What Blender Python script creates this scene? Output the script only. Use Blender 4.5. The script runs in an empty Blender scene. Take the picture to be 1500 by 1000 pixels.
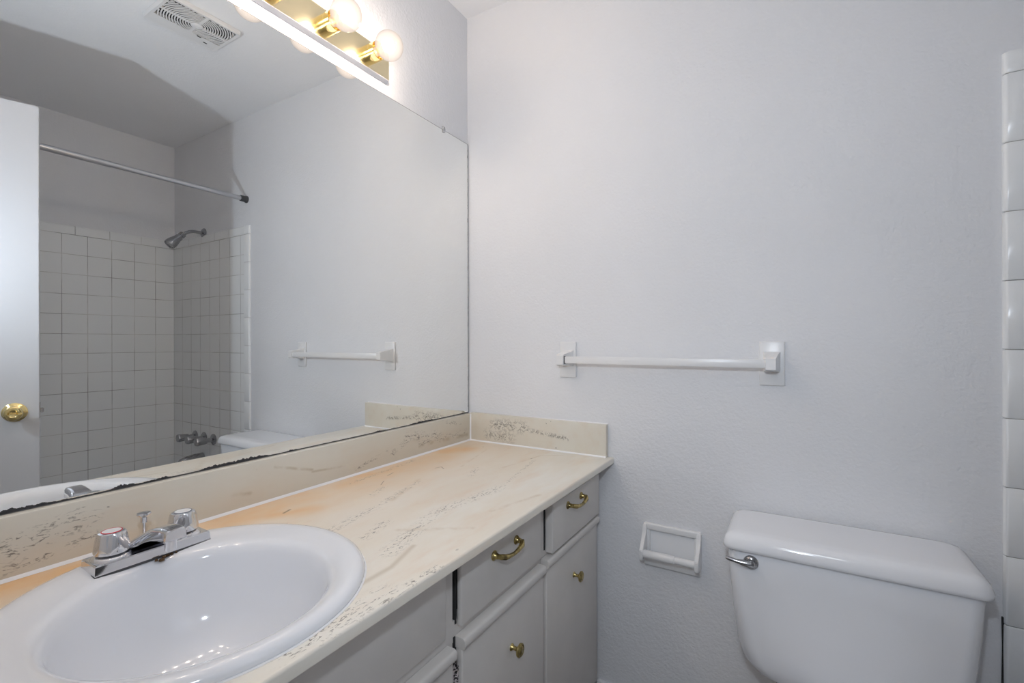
import bpy, bmesh, math, random
from mathutils import Vector, Matrix
random.seed(4)
sc = bpy.context.scene
COL = sc.collection
PI = math.pi

# ------------------------------------------------------------------ camera
F_PX, YAW, ROLL = 688.6, 31.058, -0.115
CAM = (1.0733, -1.4626, 1.2003)
cd = bpy.data.cameras.new('camera'); cam = bpy.data.objects.new('camera', cd); COL.objects.link(cam)
cd.sensor_fit = 'HORIZONTAL'; cd.sensor_width = 36.0; cd.lens = F_PX / 1500 * 36.0
cd.clip_start = 0.02; cd.clip_end = 50
cam.rotation_mode = 'XYZ'
cam.matrix_world = (Matrix.Translation(CAM) @ Matrix.Rotation(math.radians(YAW), 4, 'Z')
                    @ Matrix.Rotation(PI / 2, 4, 'X') @ Matrix.Rotation(math.radians(ROLL), 4, 'Z'))
sc.camera = cam

# ------------------------------------------------------------------ world, lights, exposure
w = bpy.data.worlds.new('world'); sc.world = w; w.use_nodes = True
w.node_tree.nodes['Background'].inputs[0].default_value = (0.75, 0.82, 1.0, 1)
w.node_tree.nodes['Background'].inputs[1].default_value = 0.3
sc.view_settings.view_transform = 'Standard'; sc.view_settings.look = 'None'
sc.view_settings.exposure = -0.2; sc.view_settings.gamma = 1.0; sc.view_settings.use_curve_mapping = False
sc.cycles.caustics_reflective = True; sc.cycles.blur_glossy = 0.3
sc.cycles.max_bounces = 16; sc.cycles.diffuse_bounces = 8; sc.cycles.glossy_bounces = 14
sc.cycles.sample_clamp_indirect = 30.0

FLASH_W, CORE_L, HALL_W = 7.5, 370.0, 10.5
ld = bpy.data.lights.new('camera_flash', 'AREA'); ld.energy = FLASH_W; ld.shape = 'DISK'; ld.size = 0.05   # flash head tilted up
ld.color = (0.79, 0.885, 1.0)
lo = bpy.data.objects.new('camera_flash', ld); COL.objects.link(lo); lo.location = (1.04, -1.46, 1.41)
lo.rotation_euler = Vector((-.26, .85, .42)).to_track_quat('-Z', 'Y').to_euler()
ld = bpy.data.lights.new('hallway_fill', 'AREA'); ld.energy = HALL_W; ld.size = 0.5; ld.color = (0.9, 0.95, 1.0)
lo = bpy.data.objects.new('hallway_fill', ld); COL.objects.link(lo); lo.location = (1.1, -2.4, 2.38)  # unseen fill lamp in the hall, added for more ambient light

# ------------------------------------------------------------------ dimensions (metres)
H = 2.44; W = 2.325; XT = 1.469; YN = -1.58
ZC = 0.8275; XC = 0.574; TH = 0.02; ZM0, ZM1 = 0.9291, 1.9554
BULB_Y = [-0.496 - 0.1496 * i for i in range(6)]; BULB_X = 0.085; BULB_Z = 2.042

# ------------------------------------------------------------------ material helpers
class NT:
    def __init__(s, name):
        s.m = bpy.data.materials.new(name); s.m.use_nodes = True
        s.t = s.m.node_tree; s.b = s.t.nodes['Principled BSDF']; s.out = s.t.nodes['Material Output']
        s._p = None
    def n(s, typ, **kw):
        nd = s.t.nodes.new(typ)
        for k, v in kw.items(): setattr(nd, k, v)
        return nd
    def put(s, sock, v):
        if hasattr(v, 'is_linked') or isinstance(v, bpy.types.NodeSocket): s.t.links.new(v, sock)
        elif isinstance(v, (tuple, list)) and len(v) == 3 and sock.type == 'RGBA': sock.default_value = (*v, 1)
        else: sock.default_value = v
    def math(s, op, a, b=0.0, c=0.0, clamp=False):
        nd = s.n('ShaderNodeMath', operation=op, use_clamp=clamp)
        s.put(nd.inputs[0], a); s.put(nd.inputs[1], b)
        if len(nd.inputs) > 2: s.put(nd.inputs[2], c)
        return nd.outputs[0]
    def pos(s):
        if s._p is None:
            tc = s.n('ShaderNodeTexCoord'); sp = s.n('ShaderNodeSeparateXYZ')
            s.t.links.new(tc.outputs['Object'], sp.inputs[0])
            s._p = (tc.outputs['Object'], sp.outputs[0], sp.outputs[1], sp.outputs[2])
        return s._p
    def noise(s, scale, detail=2, rough=0.5, stretch=(1, 1, 1), rot=(0, 0, 0), dist=0.0, off=(0, 0, 0)):
        mp = s.n('ShaderNodeMapping'); s.t.links.new(s.pos()[0], mp.inputs[0])
        mp.inputs['Scale'].default_value = stretch; mp.inputs['Rotation'].default_value = rot
        mp.inputs['Location'].default_value = off
        nd = s.n('ShaderNodeTexNoise'); s.t.links.new(mp.outputs[0], nd.inputs['Vector'])
        nd.inputs['Scale'].default_value = scale; nd.inputs['Detail'].default_value = detail
        nd.inputs['Roughness'].default_value = rough; nd.inputs['Distortion'].default_value = dist
        return nd.outputs[0]
    def rng(s, v, a, b, c=0.0, d=1.0):
        nd = s.n('ShaderNodeMapRange', interpolation_type='SMOOTHSTEP'); s.put(nd.inputs[0], v)
        for i, q in enumerate((a, b, c, d)): nd.inputs[i + 1].default_value = q
        return nd.outputs[0]
    def mix(s, f, a, b):
        nd = s.n('ShaderNodeMix', data_type='RGBA'); s.put(nd.inputs[0], f)
        s.put(nd.inputs[6], a); s.put(nd.inputs[7], b); return nd.outputs[2]
    def bump(s, h, strength, dist=0.001):
        nd = s.n('ShaderNodeBump'); nd.inputs['Strength'].default_value = strength
        nd.inputs['Distance'].default_value = dist; s.put(nd.inputs['Height'], h)
        s.t.links.new(nd.outputs[0], s.b.inputs['Normal'])
    def set(s, col=None, rough=None, metal=None, spec=None, coat=None):
        if col is not None: s.put(s.b.inputs['Base Color'], col)
        if rough is not None: s.put(s.b.inputs['Roughness'], rough)
        if metal is not None: s.put(s.b.inputs['Metallic'], metal)
        if spec is not None: s.put(s.b.inputs['Specular IOR Level'], spec)
        if coat is not None: s.put(s.b.inputs['Coat Weight'], coat)
        return s.m
    def seg(s, a, b, axes, wid, soft=1.0):
        """1 on the segment a-b (in the two axes), falling to 0 at distance wid"""
        P = s.pos(); u, v = P[axes[0] + 1], P[axes[1] + 1]
        dx, dy = b[0] - a[0], b[1] - a[1]; L2 = dx * dx + dy * dy + 1e-9
        pu, pv = s.math('SUBTRACT', u, a[0]), s.math('SUBTRACT', v, a[1])
        t = s.math('ADD', s.math('MULTIPLY', pu, dx / L2), s.math('MULTIPLY', pv, dy / L2), clamp=True)
        du = s.math('SUBTRACT', pu, s.math('MULTIPLY', t, dx)); dv = s.math('SUBTRACT', pv, s.math('MULTIPLY', t, dy))
        d = s.math('SQRT', s.math('ADD', s.math('MULTIPLY', du, du), s.math('MULTIPLY', dv, dv)))
        return s.rng(d, wid * (1 - soft), wid, 1.0, 0.0)
    def maxall(s, L):
        r = L[0]
        for q in L[1:]: r = s.math('MAXIMUM', r, q)
        return r

def simple(name, col, rough=0.4, metal=0.0, spec=0.5, bump=None, coat=None, var=0.0):
    t = NT(name)
    c = col
    if var:
        n = t.noise(9, 3); c = t.mix(t.rng(n, .3, .7), tuple(q * (1 - var) for q in col), col)
    if bump: t.bump(t.noise(bump[0], 3, .6), bump[1], bump[2])
    return t.set(c, rough, metal, spec, coat)

def wall_mat(name, col, strength=0.45):
    t = NT(name)
    a = t.noise(120, 2, .55); b = t.noise(38, 2, .5)
    h = t.math('ADD', t.math('MULTIPLY', a, .7), t.math('MULTIPLY', b, .6))
    t.bump(h, strength, 0.0045)
    v = t.noise(2.2, 3)
    return t.set(t.mix(t.rng(v, .35, .7), tuple(q * .975 for q in col), col), .62, 0, .28)

def tile_mat(name, axes, o, size, grout=(.42, .41, .39), col=(.80, .81, .81)):
    """square glazed tiles; axes = the two in-plane axes, o = the grid's origin"""
    t = NT(name); P = t.pos(); ms = []
    for ax, oo, sz in zip(axes, o, size):
        u = t.math('DIVIDE', t.math('SUBTRACT', P[ax + 1], oo), sz)
        fr = t.math('FRACT', u); e = t.math('MINIMUM', fr, t.math('SUBTRACT', 1.0, fr))
        ms.append(t.math('MULTIPLY', e, sz))
    d = t.math('MINIMUM', ms[0], ms[1])
    g = t.rng(d, .0007, .0015, 1.0, 0.0)
    gn = t.noise(6, 3)
    gc = t.mix(t.rng(gn, .35, .65), tuple(q * .5 for q in grout), tuple(min(1, q * 1.45) for q in grout))
    t.bump(t.rng(d, .0006, .004), .6, .0012)
    return t.set(t.mix(g, col, gc), t.math('ADD', t.math('MULTIPLY', g, .6), .22), 0, .5)

def marble_mat(name):
    t = NT(name); P = t.pos(); x, y, z = P[1:]
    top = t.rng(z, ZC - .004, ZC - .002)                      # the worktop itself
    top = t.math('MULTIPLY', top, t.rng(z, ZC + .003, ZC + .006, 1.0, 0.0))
    base = t.mix(t.noise(5, 4, .6, (1.5, .5, 1.5)), (.72, .645, .53), (.83, .805, .74))
    base = t.mix(t.math('MULTIPLY', t.rng(t.noise(14, 5, .65, (1.6, .4, 1.6), (0, 0, .3), 0, (3, 1, 0)), .45, .75), .5), base, (.72, .56, .43))
    base = t.mix(t.math('MULTIPLY', t.rng(t.noise(7, 5, .6, (1.3, .4, 1), (0, 0, .25), 0, (7, 2, 0)), .40, .70), .7), base, (.82, .81, .76))
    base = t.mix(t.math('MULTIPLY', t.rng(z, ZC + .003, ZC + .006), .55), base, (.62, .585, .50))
    # soft tan streaks
    tan = t.maxall([t.seg((.40, -.78), (.52, -.70), (0, 1), .012), t.seg((.33, -.30), (.36, -.10), (0, 1), .008), t.seg((.36, -.10), (.42, -.06), (0, 1), .007),
                    t.seg((.22, -.34), (.16, -.12), (0, 1), .006), t.seg((.50, -.60), (.54, -.45), (0, 1), .010), t.seg((.26, -.66), (.20, -.50), (0, 1), .012)])
    base = t.mix(t.math('MULTIPLY', t.math('MULTIPLY', tan, t.rng(t.noise(30, 3), .35, .65)), .4), base, (.50, .39, .26))
    tan2 = t.maxall([t.seg((-.80, .905), (-.70, .875), (1, 2), .006), t.seg((-.92, .87), (-.86, .86), (1, 2), .008), t.seg((-.30, .86), (-.04, .852), (1, 2), .012),
                     t.seg((-.70, .87), (-.60, .862), (1, 2), .005)])
    base = t.mix(t.math('MULTIPLY', t.math('MULTIPLY', t.math('MULTIPLY', tan2, t.rng(t.noise(30, 3), .35, .65)), t.rng(y, -.024, -.021, 1, 0)), .5), base, (.42, .34, .22))
    # orange rust stains beside the backsplash and round the basin
    blobs = [t.seg((.045, -.21), (.085, -.15), (0, 1), .085), t.seg((.04, -.56), (.08, -.46), (0, 1), .055),
             t.seg((.055, -.95), (.05, -.74), (0, 1), .10), t.seg((.10, -.86), (.14, -.80), (0, 1), .06),
             t.seg((.03, -1.40), (.05, -.96), (0, 1), .10), t.seg((.03, -.7), (.1, -.3), (0, 1), .13)]
    wts = [.85, .85, 1.0, .8, 1.3, .55]
    st = t.maxall([t.math('MULTIPLY', b, k) for b, k in zip(blobs, wts)])
    st = t.math('MULTIPLY', st, t.rng(t.noise(9, 3, .6, (1.2, .7, 1)), .25, .75, .35, 1.25))
    st = t.math('MULTIPLY', t.math('MULTIPLY', st, top), 1.0, clamp=True)
    base = t.mix(st, base, (.80, .44, .14))
    # broad warm cast over the back half of the worktop
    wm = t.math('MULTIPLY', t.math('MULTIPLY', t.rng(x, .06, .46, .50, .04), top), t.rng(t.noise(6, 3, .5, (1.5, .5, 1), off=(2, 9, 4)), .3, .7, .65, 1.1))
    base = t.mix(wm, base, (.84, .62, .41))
    # dark specks gathered in veins
    sp1 = t.rng(t.noise(230, 2, .6, (1.0, .36, 1.0), (0, 0, .22), .3), .55, .64)
    sp2 = t.rng(t.noise(170, 3, .7, (1, 1, 1), (0.3, .2, 0), .6), .51, .59)
    sps = t.rng(t.noise(200, 2, .6, (1.0, .36, 1.0), (.35, 0, 0), .3), .56, .65)
    v = t.maxall([t.seg((.300, -.93), (.262, -.72), (0, 1), .022), t.seg((.262, -.72), (.215, -.52), (0, 1), .016),
                  t.seg((.455, -.86), (.40, -.66), (0, 1), .030), t.seg((.40, -.66), (.43, -.45), (0, 1), .026),
                  t.seg((.43, -.45), (.37, -.16), (0, 1), .010), t.seg((.37, -.84), (.345, -.76), (0, 1), .02),
                  t.seg((.07, -.62), (.045, -.36), (0, 1), .013), t.seg((.30, -.40), (.27, -.33), (0, 1), .018),
                  t.seg((.555, -1.12), (.548, -.96), (0, 1), .03), t.seg((.19, -.66), (.17, -.60), (0, 1), .016),
                  t.seg((.565, -.98), (.567, -.86), (0, 1), .014)])
    def squig(sc_, st_, rot_, off_, w_=.035):
        q = t.math('ABSOLUTE', t.math('SUBTRACT', t.noise(sc_, 3, .65, st_, rot_, .6, off_), .5))
        return t.rng(q, 0.0, w_, 1, 0)
    brk = t.rng(t.noise(260, 2, .6, (1, .5, 1), off=(1, 7, 3)), .44, .54)
    sp1 = t.math('MULTIPLY', squig(85, (1, .28, 1), (0, 0, .22), (0, 0, 0), .038), brk)
    sps = t.math('MULTIPLY', squig(75, (1, .32, 1), (.35, 0, 0), (4, 1, 0), .042), brk)
    sp2 = t.math('MULTIPLY', squig(60, (1, 1, 1), (.3, .2, 0), (2, 2, 2), .07), t.rng(t.noise(200, 2), .38, .48))
    m = t.math('MULTIPLY', t.math('MULTIPLY', v, sp1), top)
    nt = t.math('SUBTRACT', 1.0, top)
    side = t.math('MULTIPLY', nt, t.rng(y, -.024, -.021))     # the short splash on the end wall
    v2 = t.maxall([t.math('MULTIPLY', t.seg((.13, .895), (.25, .897), (0, 2), .034), 1.0),
                   t.math('MULTIPLY', t.seg((.10, .86), (.20, .855), (0, 2), .030), .75),
                   t.math('MULTIPLY', t.seg((.26, .89), (.42, .875), (0, 2), .012), .9)])
    m2 = t.math('MULTIPLY', t.math('MULTIPLY', v2, sp2), side)
    backm = t.math('MULTIPLY', nt, t.rng(y, -.024, -.021, 1, 0))
    v3 = t.maxall([t.seg((-1.34, .85), (-1.14, .895), (1, 2), .024), t.seg((-1.30, .838), (-1.13, .862), (1, 2), .012),
                   t.seg((-1.25, .885), (-1.15, .91), (1, 2), .012), t.seg((-.36, .90), (-.20, .88), (1, 2), .022),
                   t.seg((-.30, .868), (-.05, .862), (1, 2), .016), t.seg((-.42, .86), (-.33, .90), (1, 2), .014),
                   t.seg((-.16, .915), (-.08, .90), (1, 2), .010), t.seg((-.56, .845), (-.44, .87), (1, 2), .008)])
    m3 = t.math('MULTIPLY', t.math('MULTIPLY', v3, sps), backm)
    loose = t.math('MULTIPLY', t.rng(t.noise(75, 2, .5, (1, .5, 1), off=(5, 2, 1)), .72, .78), t.rng(t.noise(3, 1), .5, .6))
    scr = t.maxall([t.seg((.170, -.372), (.190, -.385), (0, 1), .0022), t.seg((.170, -.372), (.163, -.392), (0, 1), .0022),
                    t.seg((.148, -.59), (.128, -.56), (0, 1), .0018), t.seg((.10, -.52), (.092, -.49), (0, 1), .0022),
                    t.seg((.118, -.842), (.110, -.822), (0, 1), .0045)])
    scr = t.math('MULTIPLY', scr, top)
    base = t.mix(t.math('MULTIPLY', t.maxall([m, m2, m3, loose]), .85), base, (.09, .075, .06))
    base = t.mix(t.math('MULTIPLY', scr, .8), base, (.16, .09, .03))
    # the long brown sweep in front of the basin
    arc = t.math('MULTIPLY', t.maxall([t.seg((.50, -.965), (.50, -.90), (0, 1), .010), t.seg((.50, -.90), (.475, -.82), (0, 1), .009),
                                       t.seg((.52, -1.0), (.50, -.965), (0, 1), .007)]), top)
    base = t.mix(t.math('MULTIPLY', arc, .45), base, (.45, .36, .24))
    return t.set(base, .30, 0, .45)

M = {}
M['wall'] = wall_mat('wall_paint', (.75, .755, .775))
M['ceiling'] = wall_mat('ceiling_paint', (.86, .865, .88), .3)
M['tub_wall'] = M['wall']
M['white'] = simple('white_enamel', (.80, .81, .83), .35)
M['door'] = simple('door_paint', (.60, .61, .635), .42, bump=(40, .1, .001))
M['porcelain'] = simple('porcelain', (.80, .815, .85), .09, coat=.3)
M['tank'] = simple('tank_china', (.80, .81, .84), .10, coat=.2)
M['plastic'] = simple('white_plastic', (.765, .765, .77), .3)
M['cab'] = simple('cabinet_paint', (.70, .67, .64), .42, bump=(60, .12, .0006), var=.05)
M['caulk'] = simple('caulk', (.84, .84, .85), .5)
M['marble'] = marble_mat('cultured_marble')
M['dark'] = simple('dark_void', (.012, .012, .013), .8)  # near-black, stands in for shade inside the fan's openings
M['gap'] = simple('dark_gap', (.03, .03, .03), .9)  # near-black for painted shade in gaps, also the grimy tile joint
M['rubber'] = simple('dark_rubber', (.06, .06, .065), .5)
M['wood'] = simple('raw_wood', (.30, .20, .12), .7, var=.3)
M['floor'] = simple('vinyl_floor', (.26, .24, .22), .45, var=.15)
M['red'] = simple('red_ring', (.6, .03, .05), .4)
M['blue'] = simple('grey_ring', (.25, .27, .32), .4)
M['rust'] = simple('rusty_stain', (.13, .07, .025), .8, var=.5)
def metal(name, col, rough, tarn=None):
    t = NT(name)
    c = col
    if tarn: c = t.mix(t.rng(t.noise(45, 3), .45, .7), col, tarn)
    r = t.rng(t.noise(30, 2), .3, .7, rough * .75, rough * 1.25)
    return t.set(c, r, 1.0)
M['chrome'] = simple('chrome', (.74, .74, .76), .05, 1.0)
M['steel'] = simple('aluminium_rod', (.55, .55, .57), .30, 1.0)
M['old_chrome'] = simple('dull_chrome', (.42, .42, .43), .16, 1.0)
M['brass'] = simple('polished_brass', (.88, .70, .33), .13, 1.0)
M['plate'] = simple('brass_sheet', (.88, .76, .50), .22, 1.0)
M['antique'] = metal('tarnished_brass', (.52, .41, .17), .25, (.22, .17, .08))
M['flange'] = simple('grey_flange', (.55, .56, .60), .45)
M['hinge'] = (lambda t: t.set(t.mix(t.rng(t.noise(160, 2), .48, .52), (.02, .02, .02), (.68, .62, .62)), .6, 0))(NT('chipped_paint_hinge'))
M['tile_x'] = tile_mat('tile_back_of_tub', (1, 2), (0.0, 1.790), (.1085, .1085))
M['tile_y'] = tile_mat('tile_end_of_tub', (0, 2), (W - .008, 1.790), (.1085, .1085))
M['tile_cap'] = tile_mat('tile_cap_rail', (1, 2), (-.03, 1.790), (.1524, 5.0))
M['tile_capy'] = tile_mat('tile_cap_rail_end', (0, 2), (1.521, 1.790), (.1524, 5.0))
M['tile_plain'] = simple('glazed_tile_plain', (.80, .81, .815), .2)
M['grout'] = simple('grout', (.40, .385, .36), .85, var=.5)

def mirror_mat():
    t = NT('mirror_glass'); P = t.pos(); x, y, z = P[1:]
    cr = t.n('ShaderNodeValToRGB'); t.put(cr.inputs[0], t.math('MULTIPLY', y, -1 / 1.6))
    pts = [(0, .3), (.04, .2), (.10, .12), (.125, .2), (.15, .55), (.185, .6), (.205, .1), (.275, .12), (.285, .55), (.302, .12),
           (.455, .08), (.463, .45), (.475, .08), (.50, .12), (.517, .9), (.54, .75), (.585, .7), (.598, .1), (.628, .08), (.634, .5), (.645, .45), (.662, .1),
           (.672, .75), (.684, .8), (.692, .1), (.72, .12), (.742, .35), (.758, .7), (.80, .7), (1, .8)]
    # ramps hold at most 32 stops
    el = cr.color_ramp.elements
    el[0].position, el[0].color = pts[0][0], (pts[0][1],) * 3 + (1,)
    el[1].position, el[1].color = pts[-1][0], (pts[-1][1],) * 3 + (1,)
    for p_, c_ in pts[1:-1]:
        e = el.new(p_); e.color = (c_, c_, c_, 1)
    h = t.math('MULTIPLY', cr.outputs[0], t.rng(t.noise(70, 3, .7, (0, 1, 0)), .3, .7, .35, 1.25))
    h = t.math('MULTIPLY', h, .0080)
    low = t.math('LESS_THAN', t.math('SUBTRACT', z, ZM0), t.math('ADD', h, .0009))
    rh = t.math('MULTIPLY', t.rng(t.noise(40, 3, .7, (0, 0, 1)), .45, .75), .003)
    right = t.math('GREATER_THAN', t.math('ADD', y, t.math('ADD', rh, .0012)), -.006)
    topl = t.math('GREATER_THAN', z, ZM1 - .0012)
    k = t.maxall([low, right, topl])
    return t.set(t.mix(k, (.90, .91, .90), (.035, .035, .04)), t.math('MULTIPLY', k, .5), t.math('SUBTRACT', 1.0, k))
M['mirror'] = mirror_mat()

def bulb_mats():
    m = bpy.data.materials.new('frosted_bulb_glass'); m.use_nodes = True; t = m.node_tree; t.nodes.clear()
    o = t.nodes.new('ShaderNodeOutputMaterial'); mx = t.nodes.new('ShaderNodeMixShader'); ad = t.nodes.new('ShaderNodeAddShader')
    tr = t.nodes.new('ShaderNodeBsdfTransparent'); em = t.nodes.new('ShaderNodeEmission'); gl = t.nodes.new('ShaderNodeBsdfGlossy')
    em.inputs[0].default_value = (1.0, .84, .73, 1)
    lw = t.nodes.new('ShaderNodeLayerWeight'); lw.inputs[0].default_value = .5      # the frosting glows least at the rim
    mr = t.nodes.new('ShaderNodeMapRange'); t.links.new(lw.outputs['Facing'], mr.inputs[0])
    mr.inputs[1].default_value = .05; mr.inputs[2].default_value = .9; mr.inputs[3].default_value = .92; mr.inputs[4].default_value = .42
    t.links.new(mr.outputs[0], em.inputs[1])
    gl.inputs[1].default_value = .12; tr.inputs[0].default_value = (.42, .42, .42, 1)
    mx.inputs[0].default_value = .06
    t.links.new(tr.outputs[0], mx.inputs[1]); t.links.new(gl.outputs[0], mx.inputs[2])
    t.links.new(mx.outputs[0], ad.inputs[0]); t.links.new(em.outputs[0], ad.inputs[1]); t.links.new(ad.outputs[0], o.inputs[0])
    M['bulb'] = m
    m = bpy.data.materials.new('bulb_filament_glow'); m.use_nodes = True; t = m.node_tree
    b = t.nodes['Principled BSDF']; b.inputs['Base Color'].default_value = (0, 0, 0, 1)
    b.inputs['Emission Color'].default_value = (1.0, .84, .70, 1); b.inputs['Emission Strength'].default_value = CORE_L
    M['core'] = m
bulb_mats()
M['clear'] = (lambda t: (t.b.inputs['Transmission Weight'].__setattr__('default_value', .7), t.set((.9, .9, .9), .15))[1])(NT('clear_plastic'))

# ------------------------------------------------------------------ object helpers
def finish(bm, smooth, angle=40):
    bmesh.ops.recalc_face_normals(bm, faces=bm.faces)
    if smooth:
        for f in bm.faces: f.smooth = True
        for e in bm.edges:
            if len(e.link_faces) == 2 and e.calc_face_angle(0) > math.radians(angle): e.smooth = False
def obj(name, bm, mat, parent=None, at=None, smooth=True, angle=40):
    finish(bm, smooth, angle)
    me = bpy.data.meshes.new(name)
    if at is not None: bmesh.ops.translate(bm, verts=bm.verts, vec=-Vector(at))
    bm.to_mesh(me); bm.free()
    mats = mat if isinstance(mat, (list, tuple)) else [mat]
    for q in mats: me.materials.append(M[q])
    o = bpy.data.objects.new(name, me); COL.objects.link(o)
    loc = Vector(at) if at is not None else Vector((0, 0, 0))
    if parent is not None:
        o.parent = parent
        pw = Vector((0, 0, 0)); q = parent
        while q is not None: pw += q.location; q = q.parent
        loc = loc - pw
    o.location = loc
    return o
def tag(o, label, cat, group=None):
    o['label'] = label; o['category'] = cat
    if group: o['group'] = group
    return o
def thing(name, label, cat, loc=(0, 0, 0), group=None):
    o = bpy.data.objects.new(name, None); COL.objects.link(o); o.location = loc; o.empty_display_size = .05
    return tag(o, label, cat, group)
def struct(name, bm, mat, parent=None, smooth=False):
    o = obj(name, bm, mat, parent, smooth=smooth)
    if parent is None: o['kind'] = 'structure'
    return o
def new(): return bmesh.new()
def box(bm, x0, x1, y0, y1, z0, z1, bev=0.0, seg=2, mat=0):
    r = bmesh.ops.create_cube(bm, size=1.0); vs = r['verts']
    for v in vs: v.co = Vector(((x0 + x1) / 2 + v.co.x * (x1 - x0), (y0 + y1) / 2 + v.co.y * (y1 - y0), (z0 + z1) / 2 + v.co.z * (z1 - z0)))
    fs = {f for v in vs for f in v.link_faces}
    for f in fs: f.material_index = mat
    if bev:
        es = {e for v in vs for e in v.link_edges}
        r = bmesh.ops.bevel(bm, geom=list(es), offset=bev, segments=seg, profile=.5, affect='EDGES')
        for f in r['faces']: f.material_index = mat
    return bm
def frame(d):
    d = Vector(d).normalized(); a = Vector((0, 0, 1)) if abs(d.z) < .9 else Vector((1, 0, 0))
    u = d.cross(a).normalized(); return u, d.cross(u).normalized(), d
def lathe(bm, o, axis, prof, n=40, sx=1.0, sy=1.0, start=None, mat=0):
    """prof = [(radius, distance along axis)]; sx, sy stretch the ring"""
    u, v, d = frame(axis)
    if start is not None: u, v = Vector(start[0]), Vector(start[1])
    o = Vector(o); rings = []
    for r, h in prof:
        if r < 1e-6: rings.append([bm.verts.new(o + d * h)])
        else: rings.append([bm.verts.new(o + d * h + u * (r * sx * math.cos(2 * PI * k / n)) + v * (r * sy * math.sin(2 * PI * k / n))) for k in range(n)])
    for a, b in zip(rings, rings[1:]):
        for k in range(n):
            k2 = (k + 1) % n
            if len(a) == 1 and len(b) == 1: continue
            if len(a) == 1: f = bm.faces.new((a[0], b[k], b[k2]))
            elif len(b) == 1: f = bm.faces.new((a[k], a[k2], b[0]))
            else: f = bm.faces.new((a[k], a[k2], b[k2], b[k]))
            f.material_index = mat
    return bm
def tube(bm, pts, r, n=16, cap=True, flat=1.0):
    pts = [Vector(p) for p in pts]; rr = r if isinstance(r, (list, tuple)) else [r] * len(pts)
    t0 = (pts[1] - pts[0]).normalized(); u, v, _ = frame(t0); rings = []
    for i, p in enumerate(pts):
        t = (pts[min(i + 1, len(pts) - 1)] - pts[max(i - 1, 0)]).normalized()
        u = (u - t * u.dot(t)).normalized(); v = t.cross(u)
        rings.append([bm.verts.new(p + u * (rr[i] * math.cos(2 * PI * k / n)) + v * (rr[i] * flat * math.sin(2 * PI * k / n))) for k in range(n)])
    for a, b in zip(rings, rings[1:]):
        for k in range(n): bm.faces.new((a[k], a[(k + 1) % n], b[(k + 1) % n], b[k]))
    if cap: bm.faces.new(rings[0][::-1]); bm.faces.new(rings[-1])
    return bm
def loft(bm, rings, cap=True):
    R = [[bm.verts.new(Vector(p)) for p in r] for r in rings]; n = len(R[0])
    for a, b in zip(R, R[1:]):
        for k in range(n): bm.faces.new((a[k], a[(k + 1) % n], b[(k + 1) % n], b[k]))
    if cap: bm.faces.new(R[0][::-1]); bm.faces.new(R[-1])
    return bm
def rrect(x0, x1, y0, y1, rs, z, n=6):
    """rounded rectangle outline, rs = corner radii (x0y0, x1y0, x1y1, x0y1)"""
    P = []
    for (cx, cy, a0, r) in ((x0, y0, PI, rs[0]), (x1, y0, 1.5 * PI, rs[1]), (x1, y1, 0, rs[2]), (x0, y1, .5 * PI, rs[3])):
        sx = 1 if cx == x0 else -1; sy = 1 if cy == y0 else -1
        for k in range(n + 1):
            a = a0 + k / n * PI / 2
            P.append((cx + sx * r + r * math.cos(a), cy + sy * r + r * math.sin(a), z))
    return P
def bez(p0, p1, p2, n=10):
    p0, p1, p2 = map(Vector, (p0, p1, p2))
    return [(1 - t) ** 2 * p0 + 2 * t * (1 - t) * p1 + t * t * p2 for t in [k / n for k in range(n + 1)]]

# ------------------------------------------------------------------ the room
struct('floor', box(new(), -.12, W + .12, -3.2, .12, -.1, 0), 'floor')
struct('ceiling', box(new(), -.12, W + .12, -3.2, .12, H, H + .1), 'ceiling')
struct('wall_back', box(new(), -.12, W + .12, 0, .12, 0, H), 'wall')
struct('wall_left', box(new(), -.12, -.006, -3.2, 0, 0, H), 'wall')
struct('wall_right', box(new(), W, W + .12, -3.2, 0, 0, H), 'wall')
bm = new()
box(bm, -.006, .78, YN - .11, YN, 0, H); box(bm, 1.525, W, YN - .11, YN, 0, H); box(bm, .78, 1.525, YN - .11, YN, 2.06, H)
struct('wall_front', bm, 'wall')
struct('wall_hallway', box(new(), -.006, W, -3.2, -3.1, 0, H), 'wall')
struct('baseboard_back', box(new(), .517, 1.552, -.013, 0, 0, .10, .004), 'white')
bm = new()   # door casing round the doorway
box(bm, .725, .782, YN, YN + .014, 0, 2.06, .003); box(bm, 1.523, 1.55, YN, YN + .014, 0, 2.06, .003); box(bm, .725, 1.55, YN, YN + .014, 2.06, 2.12, .003)
struct('trim_1', bm, 'white')

# tile of the tub surround
TT = .008
struct('trim_2', box(new(), W - TT, W, YN, 0, .38, 1.790), 'tile_x')
struct('trim_3', box(new(), 1.521, W - TT, -TT, 0, .38, 1.790), 'tile_y')
bm = new()
lo_ = [(W - .001, 1.7905), (W - .009, 1.7905), (W - .009, 1.834), (W - .006, 1.839), (W - .001, 1.839)]
loft(bm, [[(a, YN, c) for a, c in lo_], [(a, 0, c) for a, c in lo_]])
struct('trim_4', bm, 'tile_cap')
bm = new()
lo_ = [(-.001, 1.7905), (-.009, 1.7905), (-.009, 1.834), (-.006, 1.839), (-.001, 1.839)]
loft(bm, [[(XT + .052, a, c) for a, c in lo_], [(W - .009, a, c) for a, c in lo_]])
struct('trim_5', bm, 'tile_capy')
bm = new()   # upright bullnose edge, 5 x 15 cm pieces one above the other
zs = [1.839, 1.790] + [1.790 - .1524 * k for k in range(1, 12)] + [0.0]
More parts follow.
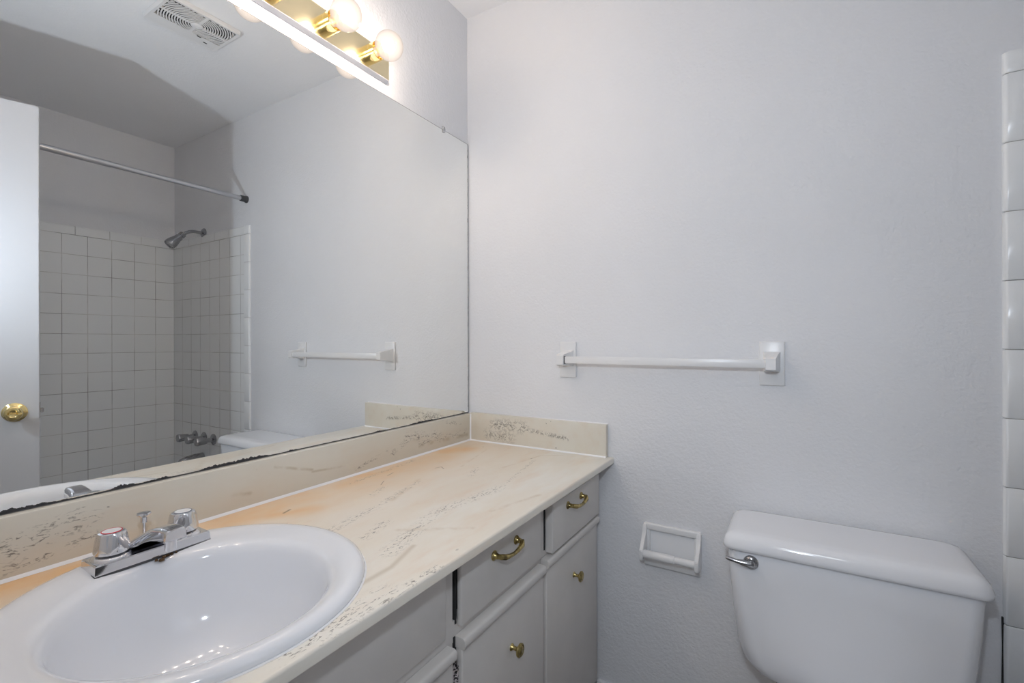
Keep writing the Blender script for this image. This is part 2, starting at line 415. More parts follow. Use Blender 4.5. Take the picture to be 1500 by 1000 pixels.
for a, b in zip(zs, zs[1:]):
    jit = random.uniform(-.0006, .0006)
    a_, b_ = a - .0008, b + .0008
    pr = [(XT, -.0004), (XT + .0005, -.004), (XT + .003, -.0085), (XT + .008, -.0105 + jit), (XT + .051, -.0105 + jit), (XT + .051, -.0004)]
    ins = lambda z, s: [(x + (s if x < XT + .02 else -s), y + (s if y < -.003 else 0), z) for x, y in pr]
    loft(bm, [ins(b_, .0012), ins(b_ + .0015, 0), ins(a_ - .0015, 0), ins(a_, .0012)])
struct('trim_6', bm, 'tile_plain', smooth=True)
bm = new(); tube(bm, [(XT - .0005, -.0012, .30), (XT - .0008, -.0018, .44), (XT - .0002, -.0012, .52), (XT - .0004, -.0022, .585)], [.0012, .0022, .0014, .0026], 8)
struct('trim_8', bm, 'gap')
struct('trim_7', box(new(), XT + .004, XT + .0505, -.0075, -.0004, 0, 1.836), 'grout')

# ------------------------------------------------------------------ bathtub (behind the toilet, seen only from the side)
bt = thing('bathtub', 'white bathtub in the tiled alcove beside the toilet', 'bathtub', (1.94, -.78, 0))
x0, x1, y0, y1 = 1.557, W - .009, YN + .002, -.012
bm = new()
R = []
R.append(rrect(x0, x1, y0, y1, (.004,) * 4, 0)); R.append(rrect(x0, x1, y0, y1, (.004,) * 4, .385)); R.append(rrect(x0 + .008, x1 - .008, y0 + .008, y1 - .008, (.004,) * 4, .395))
for ins, z, r in ((.07, .395, .10), (.085, .38, .11), (.11, .2, .12), (.15, .09, .12), (.20, .075, .10)):
    R.append(rrect(x0 + ins, x1 - ins, y0 + ins, y1 - ins, (r,) * 4, z))
loft(bm, R); obj('shell', bm, 'porcelain', bt)

# ------------------------------------------------------------------ vanity cabinet
vc = thing('vanity_cabinet', 'grey painted vanity cabinet with drawers and doors under the marble countertop', 'cabinet', (.27, -.79, 0))
XF = .515; Z1 = .8065
bm = new()
box(bm, .0, XF - .02, YN + .002, YN + .018, .10, Z1); box(bm, .0, XF - .02, -.018, -.002, .10, Z1)
box(bm, .0, XF - .02, YN + .002, -.002, .10, .115); box(bm, -.004, .006, YN + .002, -.002, .115, Z1)
box(bm, XF - .08, XF - .065, YN + .002, -.002, 0, .10)
obj('carcass', bm, 'cab', vc)
bm = new()
sty = [(-.030, -.002), (-.425, -.378), (-.798, -.757), (-1.225, -1.18), (YN + .002, YN + .03)]
for a, b in sty: box(bm, XF - .02, XF, a, b, .10, Z1)
ys = sorted([q for s in sty for q in s])
for a, b in zip(ys[1::2], ys[2::2]):
    box(bm, XF - .02, XF, a, b, .778, Z1); box(bm, XF - .02, XF, a, b, .628, .668); box(bm, XF - .02, XF, a, b, .10, .135)
obj('face_frame', bm, 'cab', vc, smooth=False)
box_shade = box(new(), XF - .028, XF - .022, YN + .02, -.02, .12, .79)
obj('inner_shade_board', box_shade, 'gap', vc)  # near-black board, cabinet's inner shade put into its colour
def cab_panel(name, ya, yb, za, zb, proud, bead):
    bm = new(); box(bm, XF + .0005, XF + proud, ya, yb, za, zb - (.004 if bead else 0), .0035, 3)
    if bead:   # rounded finger-pull moulding along the top
        q = XF + proud
        pr = [(XF + .001, zb - .021), (q + .003, zb - .021), (q + .0062, zb - .0195), (q + .0075, zb - .016), (q + .0075, zb - .006), (q + .0055, zb - .0022), (q + .001, zb), (XF + .001, zb)]
        loft(bm, [[(x, ya - .0015, z) for x, z in pr], [(x, yb + .0015, z) for x, z in pr]])
    return obj(name, bm, 'cab', vc, angle=50)
def pull(par, yc, zc, x):
    bm = new()
    for s in (-1, 1):
        lathe(bm, (x, yc + s * .046, zc), (1, 0, 0), [(0, .0), (.0105, 0), (.0105, .002), (.0065, .006), (.0055, .012), (.0, .014)], 18)
    pts = [(x + .004, yc - .046, zc), (x + .017, yc - .045, zc), (x + .022, yc - .035, zc - .003), (x + .023, yc - .018, zc - .0065), (x + .0235, yc, zc - .008),
           (x + .023, yc + .018, zc - .0065), (x + .022, yc + .035, zc - .003), (x + .017, yc + .045, zc), (x + .004, yc + .046, zc)]
    tube(bm, pts, [.004, .006, .0062, .0048, .0042, .0048, .0062, .006, .004], 14)
    o = obj('handle', bm, 'antique', par); o['label'] = 'tarnished brass bail handle'; return o
def knob(par, yc, zc, x):
    bm = lathe(new(), (x, yc, zc), (1, 0, 0), [(0, 0), (.008, 0), (.007, .002), (.0045, .006), (.0045, .013), (.009, .017), (.0145, .020), (.0148, .0235), (.0125, .0255), (.010, .0245), (.007, .0265), (0, .027)], 28)
    o = obj('knob', bm, 'antique', par); o['label'] = 'tarnished brass knob'; return o
d = cab_panel('drawer', -.745, -.414, .655, .779, .012, False); pull(d, -.585, .748, XF + .012)
d = cab_panel('drawer', -.374, -.040, .653, .781, .024, False); pull(d, -.235, .752, XF + .024)
d = cab_panel('drawer_front', -1.178, -.788, .655, .779, .011, False)
d = cab_panel('drawer_front', -1.565, -1.225, .655, .779, .011, False)
d = cab_panel('door', -.749, -.412, .125, .639, .017, True); knob(d, -.568, .521, XF + .017)
d = cab_panel('door', -.396, -.042, .125, .645, .017, True); knob(d, -.225, .536, XF + .017)
d = cab_panel('door', -1.178, -.775, .125, .633, .017, True); knob(d, -1.12, .56, XF + .017)
d = cab_panel('door', -1.565, -1.228, .125, .633, .017, True); knob(d, -1.29, .56, XF + .017)
bm = new()
for z in (.575, .553): tube(bm, [(XF + .006, -.753, z + .009), (XF + .006, -.753, z - .009)], .0045, 10)
box(bm, XF - .001, XF + .0035, -.768, -.751, .54, .59, .001)
h = obj('hinge', bm, 'hinge', vc); h['label'] = 'hinge with chipped paint'
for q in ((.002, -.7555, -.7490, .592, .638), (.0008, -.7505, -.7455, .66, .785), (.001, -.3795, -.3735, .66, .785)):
    obj('gap_shade_strip', box(new(), XF - .021, XF + q[0], *q[1:]), 'gap', vc)  # solid dark strips painted as the shade beside door and drawers

# ------------------------------------------------------------------ countertop with the round cut-out
ct = thing('countertop', 'cream marble countertop with dark specks and orange stains under the mirror', 'countertop', (0, 0, ZC))
SX, SY, SR = .310, -1.105, .238
bm = new()
X0, X1, Y0, Y1 = .0, XC, YN + .001, -.001; RH = .222; za, zb = ZC - .018, ZC
angs = [2 * PI * k / 64 for k in range(64)]
for cx, cy in ((X0, Y0), (X1, Y0), (X1, Y1), (X0, Y1)): angs.append(math.atan2(cy - SY, cx - SX) % (2 * PI))
angs = sorted(set(round(a, 6) for a in angs))
def rayrect(a):
    c, s = math.cos(a), math.sin(a); t = 9e9
    if c > 1e-9: t = min(t, (X1 - SX) / c)
    if c < -1e-9: t = min(t, (X0 - SX) / c)
    if s > 1e-9: t = min(t, (Y1 - SY) / s)
    if s < -1e-9: t = min(t, (Y0 - SY) / s)
    return SX + c * t, SY + s * t
def inset(x, y, e):
    return (x - e if x > X1 - 1e-4 else x), y
rings = []
inn = [(SX + RH * math.cos(a), SY + RH * math.sin(a)) for a in angs]; out = [rayrect(a) for a in angs]
rings.append([(x, y, za) for x, y in inn]); rings.append([(x, y, zb) for x, y in inn])
rings.append([(*inset(x, y, .004), zb) for x, y in out]); rings.append([(*inset(x, y, .0012), zb - .0012) for x, y in out]); rings.append([(x, y, zb - .004) for x, y in out])
rings.append([(x, y, za) for x, y in out])
V = [[bm.verts.new(p) for p in r] for r in rings]; n = len(angs)
for i in range(len(V)):
    a, b = V[i], V[(i + 1) % len(V)]
    for k in range(n): bm.faces.new((a[k], a[(k + 1) % n], b[(k + 1) % n], b[k]))
obj('slab', bm, 'marble', ct, smooth=True, angle=50)
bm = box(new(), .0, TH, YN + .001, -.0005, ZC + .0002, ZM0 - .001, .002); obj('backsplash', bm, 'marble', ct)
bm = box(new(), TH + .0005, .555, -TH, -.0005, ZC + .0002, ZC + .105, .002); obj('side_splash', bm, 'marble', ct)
bm = new()
s = .005
def tri(p, q, d1, d2): loft(bm, [[Vector(e), Vector(e) + Vector(d1), Vector(e) + Vector(d2)] for e in (p, q)])
tri((TH - .0003, YN + .01, ZC), (TH - .0003, -TH, ZC), (s, 0, .0004), (0, 0, s + .0008))
tri((TH, -TH + .0003, ZC), (.555, -TH + .0003, ZC), (0, -s, .0004), (0, 0, s))
tri((TH, -TH, ZC), (TH, -TH, ZM0 - .002), (s * .8, 0, 0), (0, -s * .8, 0))
tri((.0, -.0005, ZM0 - .001), (.555, -.0005, ZC + .105), (0, -.003, 0), (0, 0, .003))
obj('caulk_bead', bm, 'caulk', ct, smooth=False)

# ------------------------------------------------------------------ basin
sk = thing('bathroom_sink', 'round white porcelain drop-in sink set in the marble countertop', 'sink', (SX, SY, ZC))
bm = new(); n = 96; rings = []
prof = [(0, SR - .004, -.0005), (0, SR, .001), (0, SR + .0005, .004), (0, SR - .002, .0095), (.0, SR - .007, .0135), (.05, SR - .014, .0155), (.25, .213, .0155),
        (.6, .198, .0135), (.85, .186, .0115), (.95, .178, .0085), (1, .1715, .003), (1, .167, -.006), (1, .163, -.02), (1, .156, -.05), (.95, .144, -.085),
        (.9, .124, -.115), (.85, .095, -.135), (.8, .06, -.146), (.8, .024, -.150)]
for k, r, z in prof:
    cx, cy = SX + k * .027, SY - k * .003
    rings.append([(cx + r * math.cos(2 * PI * q / n), cy + r * math.sin(2 * PI * q / n), ZC + z) for q in range(n)])
# outer underside
und = [(.8, .024, -.160), (.85, .098, -.145), (.9, .13, -.124), (.95, .151, -.09), (1, .165, -.05), (.9, .178, -.014), (.3, .216, -.003)]
for k, r, z in und:
    cx, cy = SX + k * .027, SY - k * .003
    rings.append([(cx + r * math.cos(2 * PI * q / n), cy + r * math.sin(2 * PI * q / n), ZC + z) for q in range(n)])
V = [[bm.verts.new(p) for p in r] for r in rings]
for i in range(len(V)):
    a, b = V[i], V[(i + 1) % len(V)]
    for k in range(n): bm.faces.new((a[k], a[(k + 1) % n], b[(k + 1) % n], b[k]))
obj('basin', bm, 'porcelain', sk, angle=80)
bm = lathe(new(), (SX + .0216, SY - .0024, ZC - .158), (0, 0, 1), [(0, 0), (.023, 0), (.026, .008), (.023, .0105), (.019, .009), (.018, .006), (0, .007)], 32)
obj('drain', bm, 'chrome', sk)
bm = new()
lathe(bm, (SX, SY, ZC - .0002), (0, 0, 1), [(SR + .003, .0), (SR + .0028, .001), (SR - .002, .0022), (SR - .006, .001)], 96)
obj('caulk_ring', bm, 'caulk', sk)

# ------------------------------------------------------------------ faucet on the deck of the basin
FX, FY, FZ = .129, -1.094, ZC + .0138
fa = thing('sink_faucet', 'chrome two-handle centerset faucet standing at the back of the round sink', 'faucet', (FX, FY, FZ))
bm = new(); a, b = .028, .083
rb = lambda e, z: [(FX + sx * (a - e), FY + sy * (b - e), z) for sx, sy in ((-1, -1), (1, -1), (1, 1), (-1, 1))]
loft(bm, [rb(0, FZ - .001), rb(0, FZ + .001), rb(.001, FZ + .0132), rb(.0025, FZ + .0148), rb(.006, FZ + .0140), rb(.012, FZ + .0132)])
obj('base', bm, 'chrome', fa, smooth=False)
bm = new(); loft(bm, [rb(-.0006, FZ - .004), rb(-.0006, FZ - .0004)]); obj('gasket', bm, 'rubber', fa, smooth=False)
bt_ = FZ + .0132
for s, ring in ((-1, 'red'), (1, 'blue')):
    c = (FX - .003, FY + s * .0515, bt_)
    bm = lathe(new(), c, (0, 0, 1), [(.0275, -.001), (.027, .0015), (.0235, .0045), (.0195, .0065), (0, .0065)], 40)
    obj('handle_collar', bm, 'chrome', fa)
    bm = lathe(new(), c, (0, 0, 1), [(.0205, .006), (.0205, .0095), (0, .0095)], 32); obj('handle_gap', bm, 'rubber', fa)
    bm = new(); N = 120; rings = []
    for r, h, fl in ((.0195, .0088, 0), (.0236, .0090, .15), (.0238, .0125, .35), (.0226, .0220, .7), (.0205, .0330, 1.0), (.0194, .0378, .9), (.0180, .0402, .5), (.0160, .0410, .2), (.0001, .0410, 0)):
        ring_ = []
        for k in range(N):
            th = 2 * PI * k / N + .3
            ph = (th * 6 / (2 * PI)) % 1.0
            lobe = math.cos(PI / 6) / math.cos((ph - .5) * PI / 3)      # six flat facets
            rr = r * (1 - fl + fl * (.55 * lobe * 1.04 + .45 * (1 - .10 * (1 - abs(2 * ph - 1)) ** 3)))
            ring_.append((c[0] + rr * math.cos(th), c[1] + rr * math.sin(th), c[2] + h))
        rings.append(ring_)
    loft(bm, rings)
    hd = obj('handle', bm, 'chrome', fa, angle=35)
    bm = lathe(new(), (c[0], c[1], c[2] + .0406), (0, 0, 1), [(.0138, .0), (.0138, .0012), (.0126, .0014), (.0126, .0002)], 40)
    q = obj('index_ring', bm, ring, hd); q['label'] = 'red index ring' if ring == 'red' else 'grey index ring'
    bm = lathe(new(), (c[0], c[1], c[2] + .0406), (0, 0, 1), [(.0125, .0002), (.0125, .0010), (.008, .0016), (.0, .0018)], 40)
    obj('cap', bm, 'white', hd)
# spout: a wide winged body that rises and narrows to a squared tip over the bowl
bm = new(); rings = []
secs = [(.104, .036, .0265, .0300), (.108, .0375, .0265, .0345), (.120, .0370, .0270, .0430), (.134, .0330, .0305, .0510), (.148, .0275, .0380, .0580), (.162, .0225, .0455, .0645),
        (.178, .0188, .0510, .0700), (.196, .0168, .0535, .0728), (.214, .0160, .0540, .0735), (.219, .0158, .0545, .0728), (.2205, .0150, .0560, .0712)]
for x, hw, zl, zh in secs:
    ring_ = []; m_ = 26; e = 2.4 if x < .11 else (3.0 + (x - .11) * 60)
    zl_, zh_ = ZC + zl, ZC + zh
    for k in range(m_):
        u_ = -math.cos(PI * k / (m_ - 1))
        ring_.append((x, FY + hw * u_, zl_ + (zh_ - zl_) * max(.0, (1 - abs(u_) ** e)) ** (1 / 1.6)))
    for u_ in (.8, .4, 0, -.4, -.8): ring_.append((x, FY + hw * u_, zl_ + (.0 if x > .2 else .0015 * (1 - u_ * u_))))
    rings.append(ring_)
loft(bm, rings); obj('spout', bm, 'chrome', fa, angle=38)
bm = lathe(new(), (.205, FY - .001, ZC + .0545), (0, 0, -1), [(0, -.002), (.0085, -.002), (.0085, .017), (.0075, .0185), (.0065, .016), (0, .016)], 28); obj('aerator', bm, 'chrome', fa)
bm = new(); tube(bm, [(.1085, FY - .001, bt_ - .001), (.1085, FY - .001, bt_ + .046)], .0024, 12)
lathe(bm, (.1085, FY - .001, bt_ + .034), (0, 0, 1), [(.0024, 0), (.0050, .001), (.0050, .010), (.0085, .0125), (.0108, .0155), (.0095, .0178), (0, .0188)], 28)
obj('lift_rod', bm, 'chrome', fa)
bm = new()
for (dx, dy, r) in ((.006, .0, .0045), (.002, -.006, .0026), (.000, .006, .0032), (-.001, .012, .0028), (-.0015, .018, .0024), (-.002, .025, .0018)):
    lathe(bm, (FX + .031 + dx, FY + .002 + dy, FZ - .0036 - dx * .15), (0, 0, 1), [(r, -.001), (r * .8, .0018), (0, .0028)], 14)
o = obj('corrosion_crust', bm, 'rust', fa); o['label'] = 'brown corrosion crust'

# ------------------------------------------------------------------ mirror
mi = thing('wall_mirror', 'large frameless wall mirror with black chipped lower edge above the backsplash', 'mirror', (0, -.79, ZM0))
obj('mirror_glass', box(new(), -.0058, 0, YN + .001, -.0055, ZM0, ZM1), 'mirror', mi, smooth=False)
for yc in (-.150, -1.35):
    bm = new(); box(bm, -.0058, .0035, yc - .006, yc + .006, ZM1 + .0005, ZM1 + .012, .0025, 3); box(bm, .0005, .0040, yc - .006, yc + .006, ZM1 - .009, ZM1 + .006, .0016, 2)
    obj('mirror_clip', bm, 'clear', mi)

# ------------------------------------------------------------------ vanity light
vl = thing('vanity_light', 'brass strip light with round frosted bulbs on the wall above the mirror', 'light fixture', (0, -.87, 2.04))
YL0, YL1 = -.421, -1.319
bm = new()
pr = [(-.0058, 2.0035), (.007, 2.0015), (.007, 2.0800), (.0055, 2.083), (-.0058, 2.083)]
loft(bm, [[(x, YL1, z) for x, z in pr], [(x, YL0, z) for x, z in pr]])
obj('back_plate', bm, 'plate', vl, smooth=False)
bm = new(); pr = [(-.0058, 1.9935), (-.004, 1.9925), (.0066, 1.9995), (.0066, 2.0012), (-.0058, 2.0033)]
loft(bm, [[(x, YL1 + .001, z) for x, z in pr], [(x, YL0 - .001, z) for x, z in pr]])
o = obj('lower_flange', bm, 'flange', vl, smooth=False); o['label'] = 'grey lower flange'
for y in BULB_Y:
    bm = lathe(new(), (.007, y, BULB_Z), (1, 0, 0), [(.0, .0), (.0255, 0), (.0255, .0185), (.0247, .0192), (.0255, .0200), (.0255, .037), (.0245, .038), (.0232, .037), (.0232, .004), (0, .004)], 40)
    obj('socket', bm, 'brass', vl)
    bm = new(); R_ = .0395
    prf = [(.0125, -.052), (.0125, -.042)] + [(R_ * math.sin(a), -R_ * math.cos(a)) for a in [.45 + (PI - .45) * k / 28 for k in range(28)]] + [(0, R_)]
    lathe(bm, (BULB_X, y, BULB_Z), (1, 0, 0), prf, 40)
    b_ = obj('bulb', bm, 'bulb', vl); b_['label'] = 'round frosted glowing bulb'
    bm = lathe(new(), (BULB_X, y, BULB_Z), (1, 0, 0), [(.015 * math.sin(PI * k / 12), -.015 * math.cos(PI * k / 12)) for k in range(13)], 20)
    obj('filament', bm, 'core', b_)

# ------------------------------------------------------------------ towel bar on the back wall
tb = thing('towel_bar', 'white plastic towel bar screwed to the back wall above the toilet', 'towel bar', (.715, 0, 1.14))
for xa, xb, sgn in ((.386, .446, 1), (.988, 1.050, -1)):
    bm = new(); box(bm, xa, xb, -.007, -.0002, 1.079, 1.199, .003, 3)
    xc = (xa + xb) / 2
    def rr(w_, z0_, z1_, y_): return [(xc - w_, y_, z0_), (xc + w_, y_, z0_), (xc + w_, y_, z1_), (xc - w_, y_, z1_)]
    loft(bm, [rr(.021, 1.115, 1.172, -.006), rr(.017, 1.119, 1.167, -.014), rr(.0145, 1.121, 1.162, -.040), rr(.0135, 1.122, 1.158, -.066), rr(.0115, 1.125, 1.154, -.071)])
    p_ = obj('bracket', bm, 'plastic', tb, angle=30)
box_ = box(new(), .428, 1.006, -.066, -.056, 1.129, 1.1515, .0015); obj('bar', box_, 'plastic', tb)
obj('slot_gap', box(new(), .4285, .4315, -.067, -.055, 1.1275, 1.153), 'gap', tb)

# ------------------------------------------------------------------ toilet paper holder
tp = thing('toilet_paper_holder', 'white ceramic toilet paper holder with empty roller between vanity and toilet', 'toilet paper holder', (.754, 0, .515))
bm = new()
xa, xb, z0, z1 = .673, .838, .513, .643
box(bm, xa, xb, -.014, -.0003, z1 - .020, z1, .004, 3); box(bm, xa, xb, -.012, -.0003, z0, z0 + .030, .004, 3)
box(bm, xa, xa + .018, -.012, -.0003, z0 + .02, z1 - .01, .003); box(bm, xb - .018, xb, -.012, -.0003, z0 + .02, z1 - .01, .003)
obj('frame', bm, 'plastic', tp)
obj('recess_back', box(new(), xa + .012, xb - .012, -.004, -.0004, z0 + .02, z1 - .012), 'white', tp)
for x in (xa - .001, xb - .010):
    bm = new(); pr = [(-.006, z1 - .003), (-.020, z1 - .003), (-.026, z1 - .028), (-.050, z1 - .055), (-.062, z1 - .068), (-.062, z1 - .094), (-.054, z1 - .102), (-.006, z1 - .104)]
    loft(bm, [[(x, y, z) for y, z in pr], [(x + .011, y, z) for y, z in pr]])
    bmesh.ops.bevel(bm, geom=bm.edges[:], offset=.0018, segments=2, affect='EDGES')
    obj('arm', bm, 'plastic', tp)
bm = lathe(new(), (xa + .010, -.049, z1 - .080), (1, 0, 0), [(0, 0), (.0115, 0), (.0122, .001), (.0122, .088), (.0112, .089), (.0102, .090), (.0102, .144), (.009, .145), (0, .145)], 28)
obj('roller', bm, 'plastic', tp)

# ------------------------------------------------------------------ toilet
to = thing('toilet', 'white ceramic toilet with chrome flush lever against the back wall', 'toilet', (1.16, -.4, 0))
bm = new()
def tk(x0, x1, yf, r, z): return rrect(x0, x1, yf, -.018, (r, r, .012, .012), z, 8)
rows = [(1.055, 1.285, -.150, .05, .372), (1.010, 1.330, -.172, .055, .378), (.978, 1.358, -.186, .055, .394), (.958, 1.373, -.192, .05, .420), (.948, 1.382, -.196, .045, .460),
        (.940, 1.388, -.201, .035, .54), (.934, 1.392, -.205, .028, .62), (.930, 1.395, -.207, .024, .690), (.932, 1.393, -.205, .02, .695)]
loft(bm, [tk(*r) for r in rows]); obj('tank', bm, 'tank', to, angle=60)
bm = new()
def lr(x0, x1, yf, yb, r, z, rb_=.02): return rrect(x0, x1, yf, yb, (r, r, rb_, rb_), z, 8)
rows = [(.924, 1.402, -.212, -.010, .022, .6955), (.920, 1.406, -.217, -.008, .026, .698), (.9195, 1.4065, -.218, -.008, .027, .706), (.924, 1.402, -.214, -.009, .028, .722),
        (.934, 1.392, -.206, -.010, .022, .731), (.948, 1.378, -.193, -.012, .02, .7345), (.97, 1.356, -.170, -.02, .02, .7352)]
loft(bm, [lr(*r) for r in rows]); obj('tank_lid', bm, 'tank', to, angle=60)
bm = new(); lx, lz, yf = .982, .672, -.2068
lathe(bm, (lx, yf, lz), (0, -1, 0), [(0, -.001), (.0165, -.001), (.0165, .002), (.014, .005), (.010, .007), (.009, .014), (.006, .017), (0, .018)], 32)
tube(bm, [(lx, yf - .012, lz), (lx - .012, yf - .015, lz + .001), (lx - .030, yf - .017, lz + .003), (lx - .048, yf - .018, lz + .006), (lx - .053, yf - .018, lz + .0075)], [.0085, .0075, .0048, .0046, .003], 14)
l_ = obj('flush_lever', bm, 'old_chrome', to); l_['label'] = 'chrome flush lever'
bm = new(); lathe(bm, (1.17, -.13, .34), (0, 0, 1), [(.0, 0), (.05, 0), (.05, .033), (0, .033)], 24)
box(bm, 1.06, 1.28, -.18, -.05, .352, .373, .004); obj('tank_gasket', bm, 'rubber', to)
def oval(cx, cy, rx, ry, z, n=48, back=None):
    P = []
    for k in range(n):
        a = 2 * PI * k / n; x, y = cx + rx * math.cos(a), cy + ry * math.sin(a)
        if back is not None: y = min(y, back)
        P.append((x, y, z))
    return P
bm = new(); CX = 1.165
loft(bm, [oval(CX, -.34, .115, .24, 0), oval(CX, -.34, .11, .235, .03), oval(CX, -.34, .095, .20, .14), oval(CX, -.37, .13, .23, .24), oval(CX, -.42, .178, .255, .33), oval(CX, -.44, .185, .265, .365),
          oval(CX, -.44, .182, .26, .372), oval(CX, -.44, .145, .20, .372), oval(CX, -.44, .13, .18, .33), oval(CX, -.42, .07, .10, .20)])
box(bm, 1.03, 1.30, -.26, -.03, .25, .350, .02, 3)
obj('bowl', bm, 'tank', to, angle=60)
bm = new(); loft(bm, [oval(CX, -.435, .185, .235, .376), oval(CX, -.435, .19, .24, .382), oval(CX, -.435, .186, .236, .392)]); obj('seat', bm, 'white', to)
bm = new(); loft(bm, [oval(CX, -.435, .186, .236, .3935), oval(CX, -.435, .188, .238, .400), oval(CX, -.435, .175, .225, .408)]); obj('seat_lid', bm, 'white', to)

# ------------------------------------------------------------------ exhaust fan cover on the ceiling (seen in the mirror)
ef = thing('exhaust_fan', 'white ceiling exhaust fan cover with curved slots, seen in the mirror', 'exhaust fan', (.925, -.53, H))
x0, x1, y0, y1 = .820, 1.032, -.665, -.408; zt, zb_ = H - .0005, H - .016
bm = new()
lip = .013; HX1 = .968
fr_ = lambda e, z, r: rrect(x0 + e, x1 - e, y0 + e, y1 - e, (r,) * 4, z, 5)
loft(bm, [fr_(0, zt, .012), fr_(0, zb_ + .005, .012), fr_(.003, zb_, .010), fr_(lip, zb_ + .001, .005), fr_(lip, zt, .005)], cap=False)
box(bm, HX1, x1 - lip + .002, y0 + lip - .002, y1 - lip + .002, zb_ + .001, zt)
obj('frame', bm, 'plastic', ef)
obj('duct_shade_plate', box(new(), x0 + .005, x1 - .005, y0 + .005, y1 - .005, zt - .002, zt), 'dark', ef)  # flat dark plate, shade of the duct put into its colour
bm = new(); gx, gy = .912, -.530; hx0, hx1, hy0, hy1 = x0 + lip - .001, HX1 + .001, y0 + lip - .001, y1 - lip + .001
for i in range(2, 18):
    r0, r1 = .0085 * i, .0085 * i + .0044; Nn = 96
    run = None
    for k in range(Nn):
        a0, a1 = 2 * PI * k / Nn, 2 * PI * (k + 1) / Nn
        ps = [(gx + r * math.cos(a), gy + r * math.sin(a)) for r, a in ((r0, a0), (r1, a0), (r1, a1), (r0, a1))]
        if all(hx0 <= p[0] <= hx1 and hy0 <= p[1] <= hy1 for p in ps):
            loft(bm, [[(p[0], p[1], zb_ + .001) for p in ps], [(p[0], p[1], zb_ + .0028) for p in ps]])
box(bm, gx - .005, gx + .005, hy0, hy1, zb_ + .0005, zb_ + .006); box(bm, hx0, hx1, gy - .005, gy + .005, zb_ + .0005, zb_ + .006)
lathe(bm, (gx, gy, zb_ + .006), (0, 0, -1), [(.02, 0), (.02, .006), (.012, .009), (.006, .0095), (.005, .007), (0, .007)], 28)
obj('grille', bm, 'plastic', ef, smooth=False)
for q in ((.970, .975, -.502, -.486), (.992, .997, -.468, -.454)):
    obj('screw_slot', box(new(), *q, zb_ + .0002, zb_ + .002), 'dark', ef)

# ------------------------------------------------------------------ shower rod, shower head, tub valves and spout
XR, ZR = 1.507, 1.983
sr = thing('shower_rod', 'metal shower curtain rod spanning the tub alcove, seen in the mirror', 'shower rod', (XR, -.78, ZR))
bm = new(); tube(bm, [(XR, -.004, ZR), (XR, -.62, ZR)], .0120, 24); tube(bm, [(XR, -.60, ZR), (XR, YN + .004, ZR)], .0138, 24); obj('rod', bm, 'steel', sr)
for ya, s in ((-.0002, -1), (YN + .0002, 1)):
    bm = lathe(new(), (XR, ya, ZR), (0, s, 0), [(0, 0), (.0195, 0), (.0195, .006), (.0165, .012), (.0160, .030), (.0165, .034), (.0140, .036), (0, .036)], 28)
    obj('end_cap', bm, 'rubber', sr)

sh = thing('showerhead', 'chrome shower head on a bent arm from the tub end wall', 'shower head', (1.962, 0, 1.85))
bm = lathe(new(), (1.962, -.0002, 1.852), (0, -1, 0), [(0, 0), (.030, 0), (.030, .003), (.024, .009), (.012, .013), (0, .013)], 36); obj('escutcheon', bm, 'old_chrome', sh)
pts = [(1.962, -.005, 1.852), (1.962, -.05, 1.852)] + bez((1.962, -.05, 1.852), (1.962, -.085, 1.850), (1.962, -.115, 1.822), 8)[1:]
bm = tube(new(), pts, .0095, 18); obj('arm', bm, 'old_chrome', sh)
bm = lathe(new(), (1.962, -.110, 1.827), (0, -.70, -.71), [(0, 0), (.015, 0), (.018, .004), (.018, .020), (.0145, .023), (.0145, .028), (.020, .031), (.021, .050), (.0225, .051), (.0285, .078), (.030, .098), (.0285, .106), (.0245, .106), (.022, .102), (0, .102)], 36)
obj('head', bm, 'old_chrome', sh)

vt = thing('tub_valve', 'three chrome tub valve handles in a row on the tiled end wall', 'tub faucet', (1.94, -.0085, .64))
for x in (1.84, 1.945, 2.05):
    bm = lathe(new(), (x, -.0085, .632), (0, -1, 0), [(0, 0), (.032, 0), (.032, .003), (.022, .010), (.013, .014), (.012, .040), (0, .040)], 32)
    e_ = obj('escutcheon', bm, 'old_chrome', vt)
    bm = new(); N = 60; rings = []
    for r, h, fl in ((.012, .038, 0), (.019, .042, .2), (.021, .052, .8), (.0235, .080, 1), (.024, .092, .7), (.021, .097, .3), (.001, .098, 0)):
        rings.append([(x + r * (1 - fl * .12 * abs(math.sin(3 * 2 * PI * k / N)) ** 2) * math.cos(2 * PI * k / N), -.0085 - h, .632 + r * (1 - fl * .12 * abs(math.sin(3 * 2 * PI * k / N)) ** 2) * math.sin(2 * PI * k / N)) for k in range(N)])
    loft(bm, rings); obj('handle', bm, 'old_chrome', vt)
ts = thing('tub_spout', 'chrome tub spout on the tiled end wall below the valve handles', 'tub spout', (1.945, -.0085, .50))
bm = new(); rings = []
for y, hw, zt_, zl_ in ((0, .026, .026, -.024), (.01, .025, .026, -.024), (.05, .024, .024, -.022), (.09, .022, .019, -.024), (.12, .020, .009, -.032), (.135, .017, -.006, -.038), (.139, .013, -.020, -.038)):
    cz_ = (zt_ + zl_) / 2; hz = (zt_ - zl_) / 2
    rings.append([(1.965 + hw * math.cos(2 * PI * k / 28), -.0085 - y, .515 + cz_ + hz * math.sin(2 * PI * k / 28)) for k in range(28)])
loft(bm, rings); obj('spout_body', bm, 'old_chrome', ts)

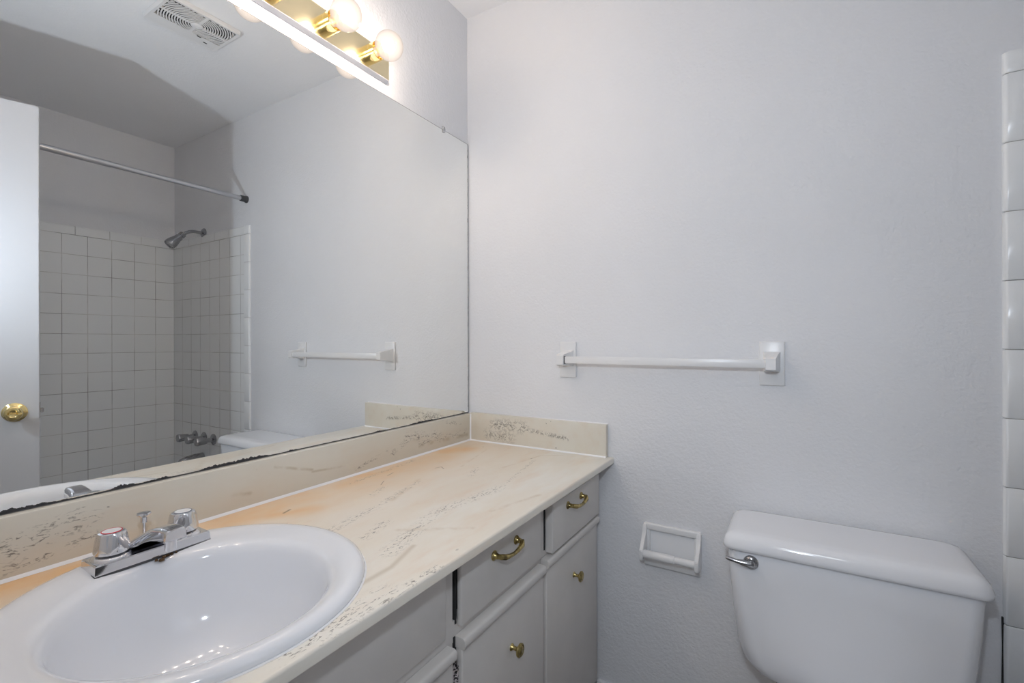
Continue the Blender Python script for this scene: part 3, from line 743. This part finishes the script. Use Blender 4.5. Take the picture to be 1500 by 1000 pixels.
# ------------------------------------------------------------------ the open door (seen in the mirror)
E0 = Vector((1.277, -.886, 0)); dv = Vector((.30, -.954, 0)).normalized(); nv = Vector((-dv.y, dv.x, 0))   # nv faces the tub side
if nv.x < 0: nv = -nv
DW, DT = .695, .035
def dp(u, v_, z): return E0 + dv * u + nv * v_ + Vector((0, 0, z))
def dbox(bm, u0, u1, v0, v1, z0, z1, bev=0):
    vs = [bm.verts.new(dp(u, v_, z)) for z in (z0, z1) for u, v_ in ((u0, v0), (u1, v0), (u1, v1), (u0, v1))]
    fs = [bm.faces.new([vs[i] for i in q]) for q in ((0, 1, 2, 3), (4, 5, 6, 7), (0, 1, 5, 4), (1, 2, 6, 5), (2, 3, 7, 6), (3, 0, 4, 7))]
    if bev: bmesh.ops.bevel(bm, geom=list({e for f in fs for e in f.edges}), offset=bev, segments=2, affect='EDGES')
    return bm
dr = struct('door_1', dbox(new(), 0, DW, 0, DT, 0.012, 2.056, .0015), 'door')
for s, v0 in ((-1, 0.0), (1, DT)):
    ax = nv * s; o_ = dp(.062, v0, .953)
    bm = lathe(new(), o_, ax, [(0, 0), (.033, 0), (.033, .003), (.028, .007), (.016, .010), (.012, .014), (.012, .028), (.017, .032), (.0235, .038), (.0250, .045), (.0235, .051), (.020, .053), (.013, .0535), (.011, .052), (0, .052)], 40)
    k_ = obj('door_knob', bm, 'brass', dr); k_['label'] = 'round polished brass knob'
    if s == -1:
        bm = new(); c_ = o_ + ax * .052
        up = Vector((0, 0, 1)); R_ = [c_ + dv * (sx * .0085) + up * (sz * .0022) for sx, sz in ((-1, -1), (1, -1), (1, 1), (-1, 1))]
        loft(bm, [[p for p in R_], [p + ax * .005 for p in R_]]); obj('turn_button', bm, 'brass', k_, smooth=False)
bm = new(); dbox(bm, -.0012, .001, .006, .029, .925, .982); obj('latch_plate', bm, 'old_chrome', dr, smooth=False)
bm = new(); dbox(bm, -.011, 0, .011, .024, .945, .962, .002); obj('latch_bolt', bm, 'old_chrome', dr, smooth=False)
